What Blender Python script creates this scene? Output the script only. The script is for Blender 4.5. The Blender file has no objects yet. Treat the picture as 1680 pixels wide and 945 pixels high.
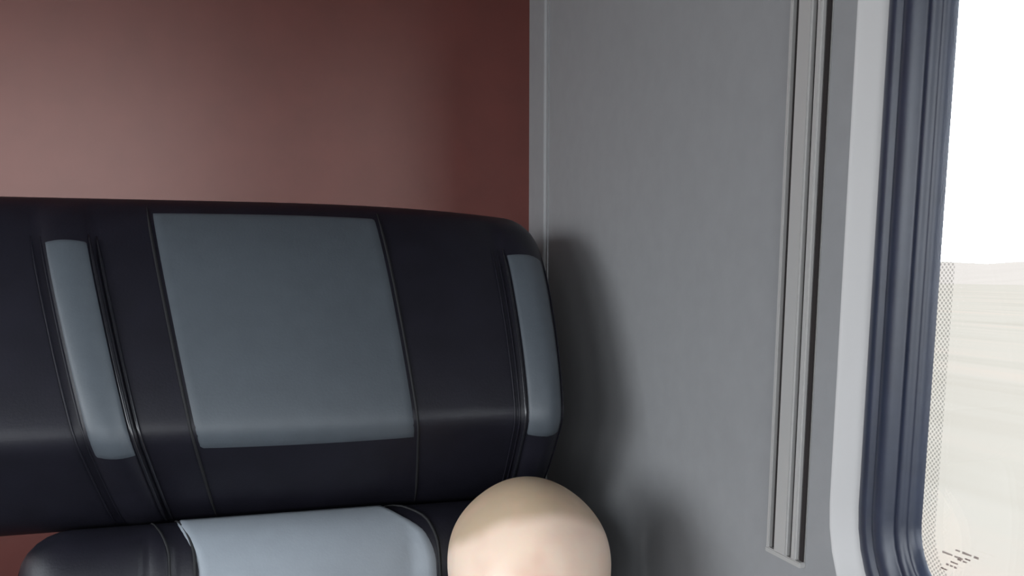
import bpy, bmesh, math, random
from mathutils import Vector, Matrix
random.seed(4)
S = bpy.context.scene
C = S.collection
PI = math.pi
# ---------------------------------------------------------------- camera, world, exposure
cam = bpy.data.cameras.new('camera'); co = bpy.data.objects.new('camera', cam); C.objects.link(co)
S.camera = co
co.location = (0, 0, 1.14)
co.rotation_euler = (math.radians(90 - 9), 0, math.radians(-17))
cam.sensor_width = 36; cam.lens = 36 * 1500 / 1680
cam.shift_y = 212.5 / 1680
cam.clip_start = .02; cam.clip_end = 2000
vs = S.view_settings
vs.view_transform = 'Standard'; vs.look = 'None'; vs.gamma = 1; vs.use_curve_mapping = False
vs.exposure = 0.0
S.cycles.use_denoising = True
S.cycles.max_bounces = 8; S.cycles.diffuse_bounces = 5

SKY = 11.5
w = bpy.data.worlds.new('overcast_sky'); S.world = w; w.use_nodes = True
nt = w.node_tree; nt.nodes.clear()
out = nt.nodes.new('ShaderNodeOutputWorld'); bg = nt.nodes.new('ShaderNodeBackground')
tc = nt.nodes.new('ShaderNodeTexCoord'); sp = nt.nodes.new('ShaderNodeSeparateXYZ'); rp = nt.nodes.new('ShaderNodeValToRGB')
nt.links.new(tc.outputs['Generated'], sp.inputs[0]); nt.links.new(sp.outputs['Z'], rp.inputs[0])
rp.color_ramp.elements[0].position = 0; rp.color_ramp.elements[0].color = (.90, .93, .96, 1)
rp.color_ramp.elements[1].position = .6; rp.color_ramp.elements[1].color = (.80, .91, 1.0, 1)
nt.links.new(rp.outputs[0], bg.inputs[0]); bg.inputs[1].default_value = SKY
nt.links.new(bg.outputs[0], out.inputs[0])

# ---------------------------------------------------------------- helpers
def obj(name, bm, mat, parent=None, smooth=True):
    me = bpy.data.meshes.new(name)
    bmesh.ops.recalc_face_normals(bm, faces=bm.faces)
    bm.to_mesh(me); bm.free()
    if mat: me.materials.append(mat)
    if smooth:
        for p in me.polygons: p.use_smooth = True
    o = bpy.data.objects.new(name, me); C.objects.link(o)
    if parent: o.parent = parent; o.matrix_parent_inverse = Matrix.Translation(-Vector(parent.location))
    return o
def struct(name, bm, mat, smooth=False):
    o = obj(name, bm, mat, None, smooth); o['kind'] = 'structure'; return o
def tag(o, label, cat, group=None, kind=None):
    o['label'] = label; o['category'] = cat
    if group: o['group'] = group
    if kind: o['kind'] = kind
    return o
def thing(name, loc, label, cat):
    o = bpy.data.objects.new(name, None); C.objects.link(o); o.location = loc
    return tag(o, label, cat)
def box(bm, a, b):
    v = [bm.verts.new((x, y, z)) for x in (a[0], b[0]) for y in (a[1], b[1]) for z in (a[2], b[2])]
    for f in ((0,1,3,2),(4,6,7,5),(0,4,5,1),(2,3,7,6),(0,2,6,4),(1,5,7,3)): bm.faces.new([v[i] for i in f])
def bevelbox(a, b, r=.004, seg=2):
    bm = bmesh.new(); box(bm, a, b)
    bmesh.ops.bevel(bm, geom=bm.edges[:], offset=r, segments=seg, affect='EDGES', profile=.5)
    return bm
def tube(bm, pts, r, n=8, caps=True):
    pts = [Vector(p) for p in pts]; rings = []
    for i, p in enumerate(pts):
        t = (pts[min(i+1, len(pts)-1)] - pts[max(i-1, 0)]).normalized()
        a = t.orthogonal().normalized() if i == 0 else (a - t * a.dot(t)).normalized()
        b = t.cross(a)
        rr = r(i / (len(pts)-1)) if callable(r) else r
        rings.append([bm.verts.new(p + a*math.cos(2*PI*k/n)*rr + b*math.sin(2*PI*k/n)*rr) for k in range(n)])
    for A, B in zip(rings, rings[1:]):
        for k in range(n): bm.faces.new((A[k], A[(k+1)%n], B[(k+1)%n], B[k]))
    if caps: bm.faces.new(rings[0]); bm.faces.new(rings[-1])
def sm(a, b, x):
    t = max(0, min(1, (x-a)/(b-a))); return t*t*(3-2*t)
def lerp_table(tab, x):
    if x <= tab[0][0]: return tab[0][1]
    for (a, va), (b, vb) in zip(tab, tab[1:]):
        if x <= b: return va + (vb-va)*(x-a)/(b-a)
    return tab[-1][1]

# ---------------------------------------------------------------- materials
def mat(name, col, rough=.5, metal=0, spec=.5, bump=0, bscale=400, var=0, vscale=20, coat=0, sss=0, rvar=0):
    m = bpy.data.materials.new(name); m.use_nodes = True; n = m.node_tree; b = n.nodes['Principled BSDF']
    b.inputs['Base Color'].default_value = (*col, 1); b.inputs['Roughness'].default_value = rough
    b.inputs['Metallic'].default_value = metal; b.inputs['Specular IOR Level'].default_value = spec
    b.inputs['Coat Weight'].default_value = coat
    t = n.nodes.new('ShaderNodeTexCoord')
    if var:
        z = n.nodes.new('ShaderNodeTexNoise'); z.inputs['Scale'].default_value = vscale; z.inputs['Detail'].default_value = 5
        n.links.new(t.outputs['Object'], z.inputs['Vector'])
        mr = n.nodes.new('ShaderNodeMapRange'); mr.inputs[1].default_value = .3; mr.inputs[2].default_value = .7
        mr.inputs[3].default_value = 1-var; mr.inputs[4].default_value = 1+var
        n.links.new(z.outputs[0], mr.inputs[0])
        mx = n.nodes.new('ShaderNodeMix'); mx.data_type = 'RGBA'; mx.blend_type = 'MULTIPLY'; mx.inputs[0].default_value = 1
        mx.inputs[6].default_value = (*col, 1); n.links.new(mr.outputs[0], mx.inputs[7])
        n.links.new(mx.outputs[2], b.inputs['Base Color'])
        if rvar:
            m2 = n.nodes.new('ShaderNodeMapRange'); m2.inputs[1].default_value = .3; m2.inputs[2].default_value = .7
            m2.inputs[3].default_value = rough-rvar; m2.inputs[4].default_value = rough+rvar
            n.links.new(z.outputs[0], m2.inputs[0]); n.links.new(m2.outputs[0], b.inputs['Roughness'])
    if bump:
        z = n.nodes.new('ShaderNodeTexNoise'); z.inputs['Scale'].default_value = bscale; z.inputs['Detail'].default_value = 3
        n.links.new(t.outputs['Object'], z.inputs['Vector'])
        bp = n.nodes.new('ShaderNodeBump'); bp.inputs['Strength'].default_value = bump; bp.inputs['Distance'].default_value = .0006
        n.links.new(z.outputs[0], bp.inputs['Height']); n.links.new(bp.outputs[0], b.inputs['Normal'])
    return m
M = dict(
    red = mat('red_laminate', (.098, .021, .017), .33, spec=.74, bump=.05, bscale=260, var=.10),
    wall = mat('grey_wall_panel', (.255, .256, .262), .55, bump=.12, bscale=500, var=.03, vscale=60),
    surround = mat('pale_window_surround', (.45, .437, .433), .5, bump=.05),
    ceil = mat('ceiling_panel', (.35, .34, .33), .6),
    floor = mat('speckled_floor', (.06, .06, .065), .6, var=.3, vscale=120),
    black = mat('black_leather', (.009, .0085, .014), .46, spec=.32, bump=.25, bscale=500, var=.15, vscale=30),
    grey = mat('grey_sheen_leather', (.068, .080, .094), .5, spec=.5, bump=.25, bscale=500, var=.05, vscale=60),  # headrest leather sheen put into a lighter base colour
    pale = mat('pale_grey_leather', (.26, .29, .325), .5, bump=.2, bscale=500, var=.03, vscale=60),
    thread = mat('black_piping', (.012, .012, .016), .25, spec=.6),
    seam = mat('seam_thread', (.006, .006, .008), .7),
    alu = mat('brushed_aluminium', (.42, .41, .40), .42, metal=.15, bump=.05),
    slot = mat('dark_frame_slot_shade', (.028, .024, .024), .8, spec=.1),  # rail groove shade put into the colour; outer window frames share it
    rubber = mat('window_rubber', (.019, .025, .046), .38, spec=.5, bump=.1, bscale=300, var=.15, vscale=40),
    steel = mat('seat_base_steel', (.09, .09, .1), .4, metal=.8),
    cotton = mat('cotton_top', (.35, .42, .5), .9, bump=.3, bscale=700),
    denim = mat('denim', (.05, .08, .16), .9, bump=.3, bscale=700),
    field = mat('pale_dry_field', (.11, .10, .085), 1),
)

M['red'].node_tree.nodes['Principled BSDF'].inputs['Specular Tint'].default_value = (1, .72, .66, 1)
# ---------------------------------------------------------------- the coach shell
XW, YB, XL, YR, ZC = .378, 1.15, -2.32, -2.9, 2.30
def rrect(y0, y1, z0, z1, r, n=10):
    P = []
    for cy, cz, a0 in ((y1-r, z0+r, -PI/2), (y1-r, z1-r, 0), (y0+r, z1-r, PI/2), (y0+r, z0+r, PI)):
        for k in range(n+1):
            a = a0 + PI/2*k/n; P.append((cy + r*math.cos(a), cz + r*math.sin(a)))
    return P
def sweep(bm, win, prof, sx, close=False):
    """win = glass edge rectangle (y0,y1,z0,z1,r); prof = list of (offset outward, x)"""
    y0, y1, z0, z1, r = win; rings = []
    for off, x in prof:
        rings.append([bm.verts.new((x*sx if sx else x, y, z)) for y, z in rrect(y0-off, y1+off, z0-off, z1+off, r+off)])
    n = len(rings[0]); R = rings + ([rings[0]] if close else [])
    for A, B in zip(R, R[1:]):
        for k in range(n): bm.faces.new((A[k], A[(k+1)%n], B[(k+1)%n], B[k]))
    return rings
def side_wall(name, x, out, wins, m):
    """wall plane at x; out = +1 when outside lies toward +x"""
    bm = bmesh.new(); E = []
    def loop(vs):
        for a, b in zip(vs, vs[1:]+vs[:1]): E.append(bm.edges.new((a, b)))
    loop([bm.verts.new((x, y, z)) for y, z in ((YR,0),(YB+.02,0),(YB+.02,ZC),(YR,ZC))])
    for (y0,y1,z0,z1,r) in wins:
        e = .0605
        loop([bm.verts.new((x, a, b)) for a, b in rrect(y0-e, y1+e, z0-e, z1+e, r+e)])
    bmesh.ops.triangle_fill(bm, use_beauty=True, edges=E)
    # outer body shell behind the lining
    E = []
    loop([bm.verts.new((x+out*.06, y, z)) for y, z in ((YR,0),(YB+.02,0),(YB+.02,ZC),(YR,ZC))])
    for (y0,y1,z0,z1,r) in wins:
        loop([bm.verts.new((x+out*.06, a, b)) for a, b in rrect(y0-.07, y1+.07, z0-.07, z1+.07, r+.07)])
    bmesh.ops.triangle_fill(bm, use_beauty=True, edges=E)
    return struct(name, bm, m)
WR = (-.95, .4475, .943, 1.86, .045)
WRS = [(-.95-1.75*k, .4475-1.75*k, .943, 1.86, .045) for k in range(1, 2)]
WL = (.62, 1.06, .943, 1.90, .045)
WLS = [(-.95-1.75*k, .4475-1.75*k, .943, 1.86, .045) for k in range(0, 2)]
side_wall('wall_right', XW, 1, [WR] + WRS, M['wall'])
side_wall('wall_left', XL, -1, [WL] + WLS, M['wall'])
bm = bmesh.new(); box(bm, (XL-.06, YB, 0), (XW+.06, YB+.03, ZC)); struct('wall_back', bm, M['red'])
# end wall behind the camera; wide glazed opening added to light the bulkhead
EX0, EX1, EZ0, EZ1 = -1.95, -.06, 1.05, 2.0
bm = bmesh.new()
for a, b in (((XL-.06, YR-.04, 0), (XW+.06, YR, EZ0)), ((XL-.06, YR-.04, EZ1), (XW+.06, YR, ZC)), ((XL-.06, YR-.04, EZ0), (EX0, YR, EZ1)), ((EX1, YR-.04, EZ0), (XW+.06, YR, EZ1))): box(bm, a, b)
struct('wall_front', bm, M['ceil'])
bm = bmesh.new(); box(bm, (XL-.06, YR-.03, ZC), (XW+.06, YB+.03, ZC+.04)); struct('ceiling', bm, M['ceil'])
bm = bmesh.new(); box(bm, (XL-.06, YR-.03, -.05), (XW+.06, YB+.03, 0)); struct('floor', bm, M['floor'])

glass = bpy.data.materials.new('window_glass'); glass.use_nodes = True
n = glass.node_tree; n.nodes.clear()
o_ = n.nodes.new('ShaderNodeOutputMaterial'); mx = n.nodes.new('ShaderNodeMixShader'); tr = n.nodes.new('ShaderNodeBsdfTransparent')
gl = n.nodes.new('ShaderNodeBsdfGlossy'); gl.inputs['Roughness'].default_value = .02; fr = n.nodes.new('ShaderNodeFresnel'); fr.inputs[0].default_value = 1.2
tr.inputs[0].default_value = (.97, .97, .97, 1)
n.links.new(fr.outputs[0], mx.inputs[0]); n.links.new(tr.outputs[0], mx.inputs[1]); n.links.new(gl.outputs[0], mx.inputs[2]); n.links.new(mx.outputs[0], o_.inputs[0])
# perforated dark screen-print along the glass edge
frit = bpy.data.materials.new('dotted_glass_edge'); frit.use_nodes = True
n = frit.node_tree; n.nodes.clear()
o_ = n.nodes.new('ShaderNodeOutputMaterial'); mx = n.nodes.new('ShaderNodeMixShader'); tr = n.nodes.new('ShaderNodeBsdfTransparent')
pb = n.nodes.new('ShaderNodeBsdfPrincipled'); pb.inputs['Base Color'].default_value = (.02, .02, .02, 1); pb.inputs['Roughness'].default_value = .4
t_ = n.nodes.new('ShaderNodeTexCoord'); sx = n.nodes.new('ShaderNodeSeparateXYZ'); n.links.new(t_.outputs['Object'], sx.inputs[0])
def mth(op, a, b=None, c=None):
    q = n.nodes.new('ShaderNodeMath'); q.operation = op
    for i, v in enumerate((a, b, c)):
        if v is None: continue
        if isinstance(v, (int, float)): q.inputs[i].default_value = v
        else: n.links.new(v, q.inputs[i])
    return q.outputs[0]
K = PI/.0016
dots = mth('MULTIPLY', mth('SINE', mth('MULTIPLY', sx.outputs['Y'], K)),
           mth('SINE', mth('MULTIPLY', sx.outputs['Z'], K)))
n.links.new(mth('MULTIPLY', mth('GREATER_THAN', dots, .12), .42), mx.inputs[0])
n.links.new(tr.outputs[0], mx.inputs[1]); n.links.new(pb.outputs[0], mx.inputs[2]); n.links.new(mx.outputs[0], o_.inputs[0])

def window(idx, win, xw, out, label):
    """surround, ridged rubber gasket, glass, dotted edge"""
    y0, y1, z0, z1, r = win
    X = lambda d: xw + out*d
    # glass pane as the window itself
    bm = bmesh.new()
    for d in (.0225, .0275):
        bm.faces.new([bm.verts.new((X(d), a, b)) for a, b in rrect(y0-.01, y1+.01, z0-.01, z1+.01, r+.01)])
    win_o = struct('window_%d' % idx, bm, glass)
    bm = bmesh.new()
    sweep(bm, win, [(.0605, X(0)), (.0600, X(.0001)), (.0590, X(.0006)), (.0580, X(.0014)), (.0570, X(.0024)), (.0480, X(.0115)), (.046, X(.013)), (.0425, X(.0165)), (.040, X(.03))], None)
    obj('window_surround', bm, M['surround'], win_o)
    # gasket cross-section: flat lip, main roll, groove, inner lip
    prof = [(.0455, X(.022)), (.0457, X(.0135)), (.0445, X(.0105)), (.0415, X(.0085)), (.037, X(.0075)), (.033, X(.0078)), (.0310, X(.0098)), (.0295, X(.0098)),
            (.0275, X(.0075)), (.022, X(.0066)), (.0165, X(.0082)), (.0135, X(.0115)), (.0122, X(.0125)), (.0108, X(.0112)), (.008, X(.0108)), (.0055, X(.0125)), (.0045, X(.0145)), (.0032, X(.014)),
            (.0012, X(.016)), (0, X(.020)), (0, X(.0222))]
    bm = bmesh.new(); sweep(bm, win, prof, None)
    obj('rubber_gasket', bm, M['rubber'], win_o)
    bm = bmesh.new(); sweep(bm, win, [(.001, X(.0221)), (-.0115, X(.0221))], None)
    obj('dotted_edge', bm, frit, win_o)
    # outer frame in the body shell
    bm = bmesh.new(); sweep(bm, win, [(.014, X(.0275)), (.068, X(.0595)), (.075, X(.0605))], None)
    obj('window_frame', bm, M['slot'], win_o)
    # daylight portal: guides sky sampling through the opening
    L = bpy.data.lights.new('window_portal', 'AREA'); L.shape = 'RECTANGLE'; L.size = y1-y0; L.size_y = z1-z0
    L.cycles.is_portal = True
    lo = bpy.data.objects.new('window_portal', L); C.objects.link(lo)
    lo.location = (X(.07), (y0+y1)/2, (z0+z1)/2)
    lo.rotation_euler = (PI/2, 0, PI/2 if out > 0 else -PI/2)
    return win_o
w1 = window(1, WR, XW, 1, '')
for q, a in enumerate([WL] + WLS): window(2+q, a, XL, -1, '')
for q, a in enumerate(WRS): window(9+q, a, XW, 1, '')
bm = bmesh.new(); box(bm, (EX0-.005, YR-.024, EZ0-.005), (EX1+.005, YR-.018, EZ1+.005)); ew = struct('window_20', bm, glass)  # unseen window, added for its light on bulkhead and headrest
bm = bmesh.new()
for a, b in (((EX0-.03, YR-.002, EZ0-.03), (EX1+.03, YR+.015, EZ0)), ((EX0-.03, YR-.002, EZ1), (EX1+.03, YR+.015, EZ1+.03)), ((EX0-.03, YR-.002, EZ0), (EX0, YR+.015, EZ1)), ((EX1, YR-.002, EZ0), (EX1+.03, YR+.015, EZ1))): box(bm, a, b)
obj('window_frame', bm, M['rubber'], ew, False)
L = bpy.data.lights.new('window_portal', 'AREA'); L.shape = 'RECTANGLE'; L.size = EX1-EX0; L.size_y = EZ1-EZ0; L.cycles.is_portal = True
lo = bpy.data.objects.new('window_portal', L); C.objects.link(lo); lo.location = ((EX0+EX1)/2, YR-.05, (EZ0+EZ1)/2); lo.rotation_euler = (PI/2, 0, 0)
# small faint etched marks low on the glass
mk = mat('etched_mark', (.16, .10, .09), .8)
n = mk.node_tree; mx = n.nodes.new('ShaderNodeMixShader'); tr = n.nodes.new('ShaderNodeBsdfTransparent'); mx.inputs[0].default_value = .5
n.links.new(tr.outputs[0], mx.inputs[1]); n.links.new(n.nodes['Principled BSDF'].outputs[0], mx.inputs[2]); n.links.new(mx.outputs[0], n.nodes['Material Output'].inputs[0])
bm = bmesh.new()
for (ya, yb, z, h, sk) in ((.4185,.4010,.9795,.0012,0),(.411,.407,.9765,.0008,0),(.4285,.4125,.9755,.0012,0),(.4165,.4095,.9745,.0010,0),(.4215,.4160,.9715,.0008,0),(.4270,.4165,.9690,.0012,0),(.4290,.4240,.9655,.0008,0)):
    k = 10
    for i in range(k):
        if random.random() < .12: continue
        a = ya + (yb-ya)*i/k; b = ya + (yb-ya)*(i+.8)/k
        hh = h*random.uniform(.6, 1.1)
        box(bm, (XW+.0216, min(a,b), z-hh/2), (XW+.0222, max(a,b), z+hh/2))
obj('etched_mark', bm, mk, w1, False)

# corner cover strip between bulkhead and side wall
bm = bmesh.new()
prof = [(XW, YB), (XW-.0035, YB), (XW-.0035, 1.094), (XW-.0028, 1.092), (XW-.0015, 1.0905), (XW, 1.090)]
A = [[bm.verts.new((x, y, z)) for x, y in prof] for z in (.0, ZC)]
for k in range(len(prof)-1): bm.faces.new((A[0][k], A[0][k+1], A[1][k+1], A[1][k]))
struct('trim_1', bm, M['wall'])
bm = bmesh.new(); box(bm, (XW-.0018, 1.083, 0), (XW+.001, 1.0865, ZC)); struct('trim_2', bm, M['wall'])

# ---------------------------------------------------------------- outside
fm = M['field']; n = fm.node_tree; b = n.nodes['Principled BSDF']
t = n.nodes.new('ShaderNodeTexCoord'); mp = n.nodes.new('ShaderNodeMapping'); mp.inputs['Scale'].default_value = (.5, .045, 1)
z = n.nodes.new('ShaderNodeTexNoise'); z.inputs['Scale'].default_value = 1.2; z.inputs['Detail'].default_value = 6
r_ = n.nodes.new('ShaderNodeValToRGB'); r_.color_ramp.elements[0].position = .3; r_.color_ramp.elements[0].color = (.090, .078, .065, 1)
r_.color_ramp.elements[1].position = .68; r_.color_ramp.elements[1].color = (.104, .087, .073, 1)
e = r_.color_ramp.elements.new(.5); e.color = (.098, .086, .073, 1)
n.links.new(t.outputs['Object'], mp.inputs[0]); n.links.new(mp.outputs[0], z.inputs['Vector']); n.links.new(z.outputs[0], r_.inputs[0]); n.links.new(r_.outputs[0], b.inputs['Base Color'])
b.inputs['Specular IOR Level'].default_value = 0
bm = bmesh.new()
NX, NY = 40, 40
V = [[bm.verts.new((-600 + 1200*i/NX, -600 + 1200*j/NY, -1.25)) for j in range(NY+1)] for i in range(NX+1)]
for i in range(NX):
    for j in range(NY): bm.faces.new((V[i][j], V[i+1][j], V[i+1][j+1], V[i][j+1]))
struct('ground', bm, fm)
# low pale rise beyond the field
bm = bmesh.new(); rings = []
for i in range(121):
    y = -300 + 800*i/120; h = 7.5 + 2.0*math.sin(i*.13) + .8*math.sin(i*.41+1)
    rings.append([bm.verts.new((x, y, -1.3 + h*k)) for x, k in ((150, 0), (190, .45), (230, .85), (280, 1), (360, .6), (420, 0))])
for A, B in zip(rings, rings[1:]):
    for k in range(5): bm.faces.new((A[k], A[k+1], B[k+1], B[k]))
hm = mat('pale_rise', (.106, .091, .080), 1, spec=0, var=.04, vscale=.05)
struct('distant_rise', bm, hm, True)

# ---------------------------------------------------------------- wall rail
rail = thing('wall_rail', (XW, .552, .938), 'vertical aluminium channel rail with dark grooves on the grey side wall beside the window', 'rail')
RZ0, RZ1 = .9385, ZC-.02
def bar(name, m, y0, y1, h0, h1, z0=RZ0, z1=RZ1, r=.0006):
    bm = bmesh.new(); box(bm, (XW-h1, y0, z0), (XW-h0, y1, z1))
    bmesh.ops.bevel(bm, geom=bm.edges[:], offset=r, segments=2, affect='EDGES')
    return obj(name, bm, m, rail, False)
bar('back_plate', M['alu'], .5315, .5735, -.0004, .0012)
bar('edge_lip', M['alu'], .5705, .5735, .0008, .0050)
bar('groove_shade', M['slot'], .5630, .5705, .0008, .0020)  # dark bars paint the shade inside the rail slots
bar('face_bar', M['alu'], .5472, .5630, .0008, .0058, r=.0012)
bar('groove_shade', M['slot'], .5425, .5472, .0008, .0020)
bar('face_bar', M['alu'], .5368, .5425, .0008, .0052, r=.0012)
bar('groove_shade', M['slot'], .5315, .5368, .0008, .0018)
bar('end_cap', M['alu'], .5310, .5745, -.0004, .0050, RZ0-.0035, RZ0+.0005)

# ---------------------------------------------------------------- seat
seat = thing('train_seat', (.06, .82, 0), 'black leather train seat with headrest panel sheen painted grey, standing against the red bulkhead', 'seat')
class Cushion:
    def __init__(s, prof, xs, r, dx, bump, z0, zspan, crown=0, xc=.05, N=140, rtop=None):
        P = [Vector((a, b)) for a, b in prof]
        for _ in range(3):
            Q = []
            for a, b in zip(P, P[1:]+P[:1]): Q += [a*.75+b*.25, a*.25+b*.75]
            P = Q
        L = [0]
        for a, b in zip(P, P[1:]+P[:1]): L.append(L[-1]+(b-a).length)
        s.p = []
        for i in range(N):
            d = L[-1]*i/N
            k = max(j for j in range(len(P)) if L[j] <= d)
            t = (d-L[k])/(L[k+1]-L[k]+1e-12); s.p.append(P[k].lerp(P[(k+1) % len(P)], t))
        area = sum(a.x*b.y-b.x*a.y for a, b in zip(s.p, s.p[1:]+s.p[:1]))
        sg = 1 if area > 0 else -1
        s.n = []
        for i in range(N):
            t = s.p[(i+2) % N]-s.p[(i-2) % N]; s.n.append(Vector((t.y, -t.x)).normalized()*sg)
        s.N, s.xs, s.r, s.dx, s.bump, s.z0, s.zs, s.crown, s.xc = N, xs, r, dx, bump, z0, zspan, crown, xc
    def front(s, i): return sm(.35, .95, -s.n[i].x)
    def at(s, xt, t, off=0):
        i = int(math.floor(t)) % s.N; f = t-math.floor(t); j = (i+1) % s.N
        p = s.p[i].lerp(s.p[j], f); nn = s.n[i].lerp(s.n[j], f).normalized()
        d = min(xt-s.xs[0], s.xs[1]-xt); ins = 0
        if d < s.r: d = max(d, 0); ins = s.r - math.sqrt(max(0, s.r**2-(s.r-d)**2))
        fr = s.front(i)*(1-f)+s.front(j)*f
        q = p + nn*(s.bump(xt)*fr - ins + off)
        zz = q.y - s.crown*max(0, (xt-s.xc)/.31)**3*sm(s.z0-s.zs, s.z0, q.y)
        return Vector((xt + lerp_table(s.dx, xt)*(s.z0-q.y)/s.zs, q.x, zz))
    def near(s, y, z):
        return min(range(s.N), key=lambda i: (s.p[i]-Vector((y, z))).length)
    def shell(s, name, m, parent, cols=None):
        bm = bmesh.new(); x0, x1 = s.xs
        X = [x0 + s.r*(1-math.cos(PI/2*k/7)) for k in range(7)]
        n = 110; X += [x0+s.r+(x1-x0-2*s.r)*k/n for k in range(n+1)] + [x1 - s.r*(1-math.cos(PI/2*k/7)) for k in range(6, -1, -1)]
        R = [[bm.verts.new(s.at(x, i)) for i in range(s.N)] for x in X]
        for A, B in zip(R, R[1:]):
            for k in range(s.N): bm.faces.new((A[k], A[(k+1) % s.N], B[(k+1) % s.N], B[k]))
        bm.faces.new(R[0]); bm.faces.new(R[-1])
        return obj(name, bm, m, parent)
    def patch(s, name, m, parent, xa, xb, ta, tb, off=.0015, nu=40, nt=60, edge=.15):
        """xa, xb functions of v in 0..1 (ta..tb); slightly proud insert with rolled edge"""
        bm = bmesh.new(); G = []
        for a in range(nt+1):
            v = a/nt; row = []
            for b in range(nu+1):
                u = b/nu; e = min(u, 1-u)*(xb(v)-xa(v)); g = min(v, 1-v)*abs(tb-ta)*.004
                h = off*min(1, math.sqrt(min(e, g)/.003)) if min(e, g) > 0 else -.0012
                row.append(bm.verts.new(s.at(xa(v)+(xb(v)-xa(v))*u, ta+(tb-ta)*v, h)))
            G.append(row)
        for A, B in zip(G, G[1:]):
            for k in range(nu): bm.faces.new((A[k], A[k+1], B[k+1], B[k]))
        return obj(name, bm, m, parent)
    def line(s, name, m, parent, xf, ta, tb, r=.001, off=0, n=50):
        bm = bmesh.new()
        tube(bm, [s.at(xf(k/n), ta+(tb-ta)*k/n, off) for k in range(n+1)], lambda q: r*min(1, .25+8*min(q, 1-q)), 6)
        return obj(name, bm, m, parent)

HP = [(1.10,.93),(1.13,1.00),(1.135,1.12),(1.12,1.19),(1.07,1.212),(1.0,1.212),(.945,1.208),(.915,1.188),(.880,1.150),(.846,1.096),(.822,1.050),(.810,1.020),(.806,1.005),(.812,.992),
      (.830,.960),(.853,.925),(.885,.905),(.95,.905),(1.05,.905)]
def hbump(x):
    b = 0
    for a, c, h in ((-.300,-.161,.004), (-.161,-.118,.010), (-.118,-.068,.001), (-.068,.144,.003), (.144,.262,.001), (.262,.318,.011)):
        if a <= x < c: b = h*math.sin(PI*(x-a)/(c-a))**.6
    return b
HDX = [(-.300,.035),(-.161,.035),(-.118,.032),(-.068,.027),(.144,.011),(.262,-.004),(.318,-.010)]
H = Cushion(HP, (-.300, .318), .032, HDX, hbump, 1.19, .155, crown=.012, xc=-.02)
tE = H.near(.86, .915)
head = H.shell('headrest', M['black'], seat)
tT, tB = H.near(.917, 1.190), H.near(.806, 1.006)
cst = lambda v: (lambda q: v)
H.patch('centre_panel', M['grey'], head, cst(-.067), cst(.143), tT-1, tB+2, .0012)  # sheen on the front leather, painted as a grey inset
H.patch('sheen_strip', M['grey'], head, cst(-.158), cst(-.122), tT+5, tB+2, .0010, 16)  # window gloss on the black wings, painted as grey strips
H.patch('sheen_strip', M['grey'], head, cst(.266), cst(.306), tT+5, tB+2, .0010, 16)
tE = H.near(.86, .915)
for x in (-.0685, .1445): H.line('seam', M['seam'], head, cst(x), tT-2, tE, .0014, .0006)
for x in (-.168, -.1605, .2530, .2585, .3085): H.line('piping', M['black'], head, cst(x), tT+4, tE, .0009, .0008)
for x in (-.1205, -.1145, .2640): H.line('piping', M['thread'], head, cst(x), tT+4, tE, .0017, .0016)

BP = [(.90,.46),(.965,.50),(1.0,.70),(1.0,.86),(.96,.893),(.90,.897),(.862,.914),(.838,.923),(.818,.912),(.803,.885),(.797,.85),(.800,.76),(.795,.66),(.790,.56),(.800,.48),(.82,.45)]
def bbump(x):
    b = 0
    for a, c, h in ((-.185,-.078,.008), (-.078,-.056,.005), (-.056,.150,.004), (.150,.30,.008)):
        if a <= x < c: b = h*math.sin(PI*(x-a)/(c-a))**.5
    return b
BDX = [(-.185,.02),(-.056,.016),(.15,.016),(.30,.004)]
B = Cushion(BP, (-.185, .30), .045, BDX, bbump, .92, .06, N=160)
B.dx = [(-.185,.0),(.3,.0)]
back = B.shell('backrest', M['black'], seat)
t0, t1 = B.near(.845,.921), B.near(.795, .52)
def xb(v): return .150 - .020*(1-sm(0, .10, v)) + .022*sm(.0, .16, v)
def xa(v): return -.056 + .018*sm(0, .14, v)
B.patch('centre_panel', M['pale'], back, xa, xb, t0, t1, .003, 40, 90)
B.line('seam', M['seam'], back, lambda v: xa(v)-.0015, t0-2, t1, .0016, .001, 80)
B.line('seam', M['seam'], back, lambda v: xb(v)+.0015, t0-2, t1, .0016, .001, 80)
B.line('seam', M['seam'], back, lambda v: xa(v)-.022, t0-2, t1, .0012, .0005, 80)
# seat cushion, base
CP = [(.80,.30),(.86,.33),(.86,.42),(.82,.447),(.70,.448),(.55,.455),(.40,.462),(.33,.452),(.305,.41),(.315,.35),(.36,.31),(.6,.30)]
Q = Cushion(CP, (-.20, .32), .04, [(-1,0),(1,0)], lambda x: 0, 1, 1)
Q.shell('seat_cushion', M['black'], seat)
obj('seat_frame', bevelbox((-.17,.40,.25),(.29,1.08,.315),.008), M['steel'], seat)
obj('back_shell', bevelbox((-.15,1.0,.25),(.27,1.10,1.12),.012), M['steel'], seat)
obj('pedestal', bevelbox((.0,.55,.0),(.12,.95,.26),.01), M['steel'], seat)

# ---------------------------------------------------------------- child
skin = mat('baby_skin', (.68, .42, .31), .48, spec=.4, bump=.06, bscale=300)
n = skin.node_tree; b = n.nodes['Principled BSDF']
b.inputs['Subsurface Weight'].default_value = .25; b.inputs['Subsurface Radius'].default_value = (1, .35, .2); b.inputs['Subsurface Scale'].default_value = .008
HC = Vector((.2305, .706, .891))      # skull centre
child = thing('child', (.235, .68, .455), 'bald baby sitting in the black seat, crown and forehead showing', 'person')
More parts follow.
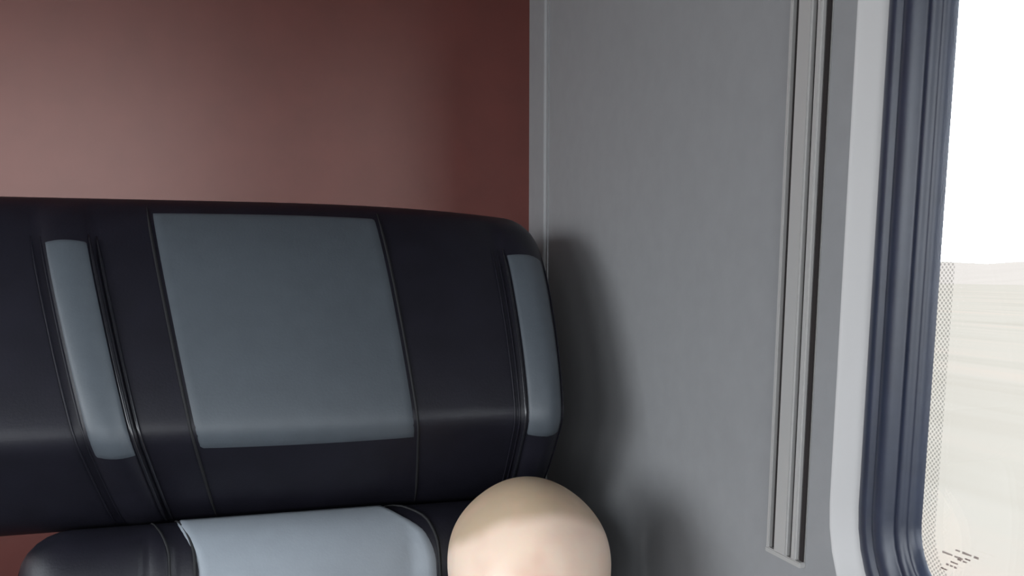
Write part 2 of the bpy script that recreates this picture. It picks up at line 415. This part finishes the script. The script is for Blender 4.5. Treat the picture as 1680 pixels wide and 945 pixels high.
# colour: fine tan down on the scalp above the hairline, darker reddish spots on the face
t = n.nodes.new('ShaderNodeTexCoord'); s_ = n.nodes.new('ShaderNodeSeparateXYZ'); n.links.new(t.outputs['Object'], s_.inputs[0])
nz = n.nodes.new('ShaderNodeTexNoise'); nz.inputs['Scale'].default_value = 22; n.links.new(t.outputs['Object'], nz.inputs['Vector'])
def mth(op, a, b=None):
    q = n.nodes.new('ShaderNodeMath'); q.operation = op
    for i, v in enumerate((a, b)):
        if v is None: continue
        if isinstance(v, (int, float)): q.inputs[i].default_value = v
        else: n.links.new(v, q.inputs[i])
    return q.outputs[0]
h = mth('ADD', s_.outputs['Z'], mth('MULTIPLY', s_.outputs['Y'], .55))
h = mth('ADD', h, mth('MULTIPLY', nz.outputs[0], .014))
xx = mth('SUBTRACT', s_.outputs['X'], HC.x-.004); h = mth('ADD', h, mth('MULTIPLY', mth('MULTIPLY', xx, xx), 2.2))
mr = n.nodes.new('ShaderNodeMapRange'); mr.interpolation_type = 'SMOOTHSTEP'
HL = HC.z + .062 + .55*(HC.y-.055) + .007
mr.inputs[1].default_value = HL-.008; mr.inputs[2].default_value = HL+.010; n.links.new(h, mr.inputs[0])
c1 = n.nodes.new('ShaderNodeMix'); c1.data_type = 'RGBA'; c1.inputs[6].default_value = (.88, .68, .54, 1); c1.inputs[7].default_value = (.56, .42, .29, 1)
n.links.new(mr.outputs[0], c1.inputs[0])
nz2 = n.nodes.new('ShaderNodeTexNoise'); nz2.inputs['Scale'].default_value = 28; n.links.new(t.outputs['Object'], nz2.inputs['Vector'])
mr2 = n.nodes.new('ShaderNodeMapRange'); mr2.inputs[1].default_value = .5; mr2.inputs[2].default_value = .8; mr2.inputs[4].default_value = .45; n.links.new(nz2.outputs[0], mr2.inputs[0])
c2 = n.nodes.new('ShaderNodeMix'); c2.data_type = 'RGBA'; n.links.new(c1.outputs[2], c2.inputs[6]); c2.inputs[7].default_value = (.76, .50, .38, 1); n.links.new(mr2.outputs[0], c2.inputs[0])
# darker reddish spots mixed in above the brows
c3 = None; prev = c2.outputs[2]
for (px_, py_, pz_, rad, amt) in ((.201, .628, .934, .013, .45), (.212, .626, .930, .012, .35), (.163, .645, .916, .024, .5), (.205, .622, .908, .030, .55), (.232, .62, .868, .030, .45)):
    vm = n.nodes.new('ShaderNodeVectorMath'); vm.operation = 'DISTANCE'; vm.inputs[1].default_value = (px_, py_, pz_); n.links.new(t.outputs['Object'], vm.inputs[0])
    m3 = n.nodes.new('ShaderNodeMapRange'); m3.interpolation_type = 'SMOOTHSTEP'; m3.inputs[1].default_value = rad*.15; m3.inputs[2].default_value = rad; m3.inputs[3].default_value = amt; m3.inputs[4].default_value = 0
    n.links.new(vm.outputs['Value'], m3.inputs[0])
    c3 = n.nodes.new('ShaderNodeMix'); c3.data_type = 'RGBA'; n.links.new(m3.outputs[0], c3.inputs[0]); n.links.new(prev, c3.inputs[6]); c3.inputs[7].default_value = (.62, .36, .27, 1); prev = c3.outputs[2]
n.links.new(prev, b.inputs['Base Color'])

FY = math.radians(-12)                # face turned a little toward the aisle
RH = Matrix.Rotation(FY, 3, 'Z') @ Matrix.Rotation(math.radians(6), 3, 'X')
def headpt(x, y, z):                  # local: x right, -y forward, z up, origin at skull centre
    return HC + RH @ Vector((x, y, z))
def gz(d2, s): return math.exp(-d2/(s*s))
bm = bmesh.new()
bmesh.ops.create_icosphere(bm, subdivisions=6, radius=1)
for v in bm.verts:
    d = v.co.normalized(); ax, ay, az = .0665, .0830, .079
    if az: pass
    zz = d.z; low = max(0, -zz)
    k = 1 + .075*gz((abs(d.x)-.75)**2 + (zz-.42)**2, .45)     # parietal width
    fx = ax*k*(1-.13*low**2); fy = ay*(1-.12*low)*(1 + (.05 if d.y > 0 else 0)*max(0, zz+.3))
    fz = az*(1 + .16*low)
    p = Vector((d.x*fx, d.y*fy, zz*fz))
    if d.y < 0:
        f = -d.y
        p.y -= .005*gz(d.x**2*.6 + (zz-.32)**2, .45)*f                       # domed forehead
        p.y += .0075*gz((abs(d.x)-.36)**2*1.5 + (zz+.10)**2*2, .20)          # eye sockets
        p.y -= .0135*gz(d.x**2*4 + (zz+.33)**2*1.8, .17)                     # nose
        p.y -= .0065*gz(d.x**2*1.2 + (zz+.62)**2*3, .20)                     # lips
        p.y += .0035*gz(d.x**2*.8 + (zz+.62)**2*60, .20)                     # mouth line
        p.y -= .0120*gz(d.x**2*1.5 + (zz+.88)**2*2, .30)                       # chin
        p += Vector((math.copysign(.004, d.x), -.006, 0))*gz((abs(d.x)-.48)**2 + (zz+.45)**2, .28)   # cheeks
    v.co = HC + RH @ p
def blob(c, r, sub=3):
    m = Matrix.Translation(c) @ Matrix.Diagonal((*r, 1)) if not isinstance(r, float) else Matrix.Translation(c) @ Matrix.Scale(r, 4)
    bmesh.ops.create_icosphere(bm, subdivisions=sub, radius=1, matrix=m)
def limb(pts, seg=14):
    """smooth chain of overlapping spheres: pts = [(pos, radius), ...]"""
    for (a, ra), (c, rc) in zip(pts, pts[1:]):
        a, c = Vector(a), Vector(c); k = max(2, int((c-a).length/(min(ra, rc)*.35)))
        for i in range(k+1):
            q = i/k; blob(a.lerp(c, q), ra+(rc-ra)*q, 2)
# eyelids
for sx_ in (-1, 1):
    for k in range(13):
        a = -1.15 + 2.3*k/12
        for up, dz in ((1, .0052), (-1, -.0048)):
            blob(headpt(sx_*.0255 + .0118*math.sin(a), -.0705 + .0065*(1-math.cos(a)), -.012 + dz*math.cos(a)), .0026, 2)
# ears
for sx_ in (-1, 1):
    for q in range(14):
        a = -1.3 + 2.9*q/13
        blob(headpt(sx_*(.063+.007*math.sin(q/13*PI)), .008+.011*math.cos(a)*1.0, -.034+.017*math.sin(a)), .0045, 2)
    blob(headpt(sx_*.060, .010, -.034), (.0075, .014, .017), 2)
def arm(sd):
    S0 = Vector((.235+sd*.078, .715, .745)); E0 = Vector((.235+sd*.105, .665, .645)); W0 = Vector((.235+sd*.075, .585, .590))
    limb([(S0, .030), (E0, .0225), (W0, .0165)])
    d = (Vector((.235+sd*.045, .535, .572))-W0).normalized(); side = Vector((-sd*.0, 0, 1)).cross(d).normalized()
    pc = W0 + d*.024
    for q in (-1.2, -.4, .4, 1.2): limb([(W0+side*q*.007, .0105), (pc+side*q*.0075+d*.014, .0088)])
    for q, ln in ((-1.5, .026), (-.5, .031), (.5, .029), (1.5, .022)):
        b0 = pc + side*q*.0088 + d*.016; b1 = b0 + d*ln*.5 + Vector((0, 0, -.002)); b2 = b1 + (d*.7+Vector((0, 0, -.7)))*ln*.5
        limb([(b0, .0058), (b1, .0052), (b2, .0044)])
    sg = side*(-1 if side.x*sd > 0 else 1)
    limb([(W0+d*.010+sg*.010, .0075), (W0+d*.022+sg*.023, .0062), (W0+d*.036+sg*.027, .0052)])
def leg(sd):
    limb([((.235+sd*.045, .70, .512), .052), ((.235+sd*.075, .565, .512), .036), ((.235+sd*.070, .470, .498), .028), ((.235+sd*.065, .415, .492), .022)])
    limb([((.235+sd*.065, .412, .488), .023), ((.235+sd*.070, .385, .520), .021), ((.235+sd*.075, .378, .550), .015)])
    for q in range(5): blob(Vector((.235+sd*(.062+.006*q), .372, .565-.0015*q*sd)), .0075-.0007*q, 2)
for sd in (-1, 1): arm(sd); leg(sd)
limb([(HC+Vector((0, .012, -.05)), .042), ((.235, .725, .79), .036), ((.235, .725, .74), .040)])
blob(Vector((.235, .718, .70)), (.088, .062, .085)); blob(Vector((.235, .715, .62)), (.080, .070, .095)); blob(Vector((.235, .715, .53)), (.088, .074, .075))
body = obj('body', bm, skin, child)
rm = body.modifiers.new('remesh', 'REMESH'); rm.mode = 'VOXEL'; rm.voxel_size = .0026; rm.use_smooth_shade = True
s2 = body.modifiers.new('smooth', 'SMOOTH'); s2.iterations = 5; s2.factor = .5
def cloth(name, m, fn):
    global bm
    bm = bmesh.new(); fn(); o = obj(name, bm, m, child)
    r2 = o.modifiers.new('remesh', 'REMESH'); r2.mode = 'VOXEL'; r2.voxel_size = .004; r2.use_smooth_shade = True
    s3 = o.modifiers.new('smooth', 'SMOOTH'); s3.iterations = 8; s3.factor = .5
def top_():
    blob(Vector((.235, .718, .695)), (.095, .067, .080)); blob(Vector((.235, .715, .62)), (.087, .077, .095)); blob(Vector((.235, .715, .545)), (.092, .078, .06))
    for sd in (-1, 1):
        limb([((.235+sd*.050, .717, .748), .036), ((.235+sd*.078, .715, .742), .0375), ((.235+sd*.105, .665, .645), .029), ((.235+sd*.079, .597, .597), .023)])
def trs_():
    blob(Vector((.235, .715, .525)), (.094, .078, .072))
    for sd in (-1, 1):
        limb([((.235+sd*.045, .70, .515), .056), ((.235+sd*.075, .565, .515), .041), ((.235+sd*.067, .43, .496), .030)])
cloth('top', M['cotton'], top_); cloth('trousers', M['denim'], trs_)
# eyes, brows
eyew = mat('eye_white', (.8, .8, .8), .15); iris = mat('iris', (.03, .05, .08), .1); brow = mat('brow_hair', (.25, .15, .09), .8)
for sx_ in (-1, 1):
    bm = bmesh.new(); bmesh.ops.create_icosphere(bm, subdivisions=3, radius=.0105, matrix=Matrix.Translation(headpt(sx_*.0255, -.0625, -.012)))
    eo = obj('eye', bm, eyew, child)
    bm = bmesh.new(); bmesh.ops.create_icosphere(bm, subdivisions=3, radius=.0055, matrix=Matrix.Translation(headpt(sx_*.0255, -.0682, -.0125)))
    obj('iris', bm, iris, eo)
lips = mat('lips', (.55, .22, .19), .4)
for up in (1, -1):
    bm = bmesh.new()
    tube(bm, [headpt(-.012+.024*k/14, -.0735-.0035*math.sin(PI*k/14), -.0535+.0016*up+.0012*up*math.sin(PI*k/14)) for k in range(15)], lambda q: .0007+.0018*math.sin(PI*q), 8)
    obj('lip', bm, lips, child)
for sx_ in (-1, 1):
    bm = bmesh.new()
    tube(bm, [headpt(sx_*(.012+.024*k/12), -.0800+.012*(k/12)**2, .006+.0035*math.sin(PI*k/12*.9)) for k in range(13)], lambda q: .0006+.0011*math.sin(PI*q), 6)
    obj('eyebrow', bm, brow, child)
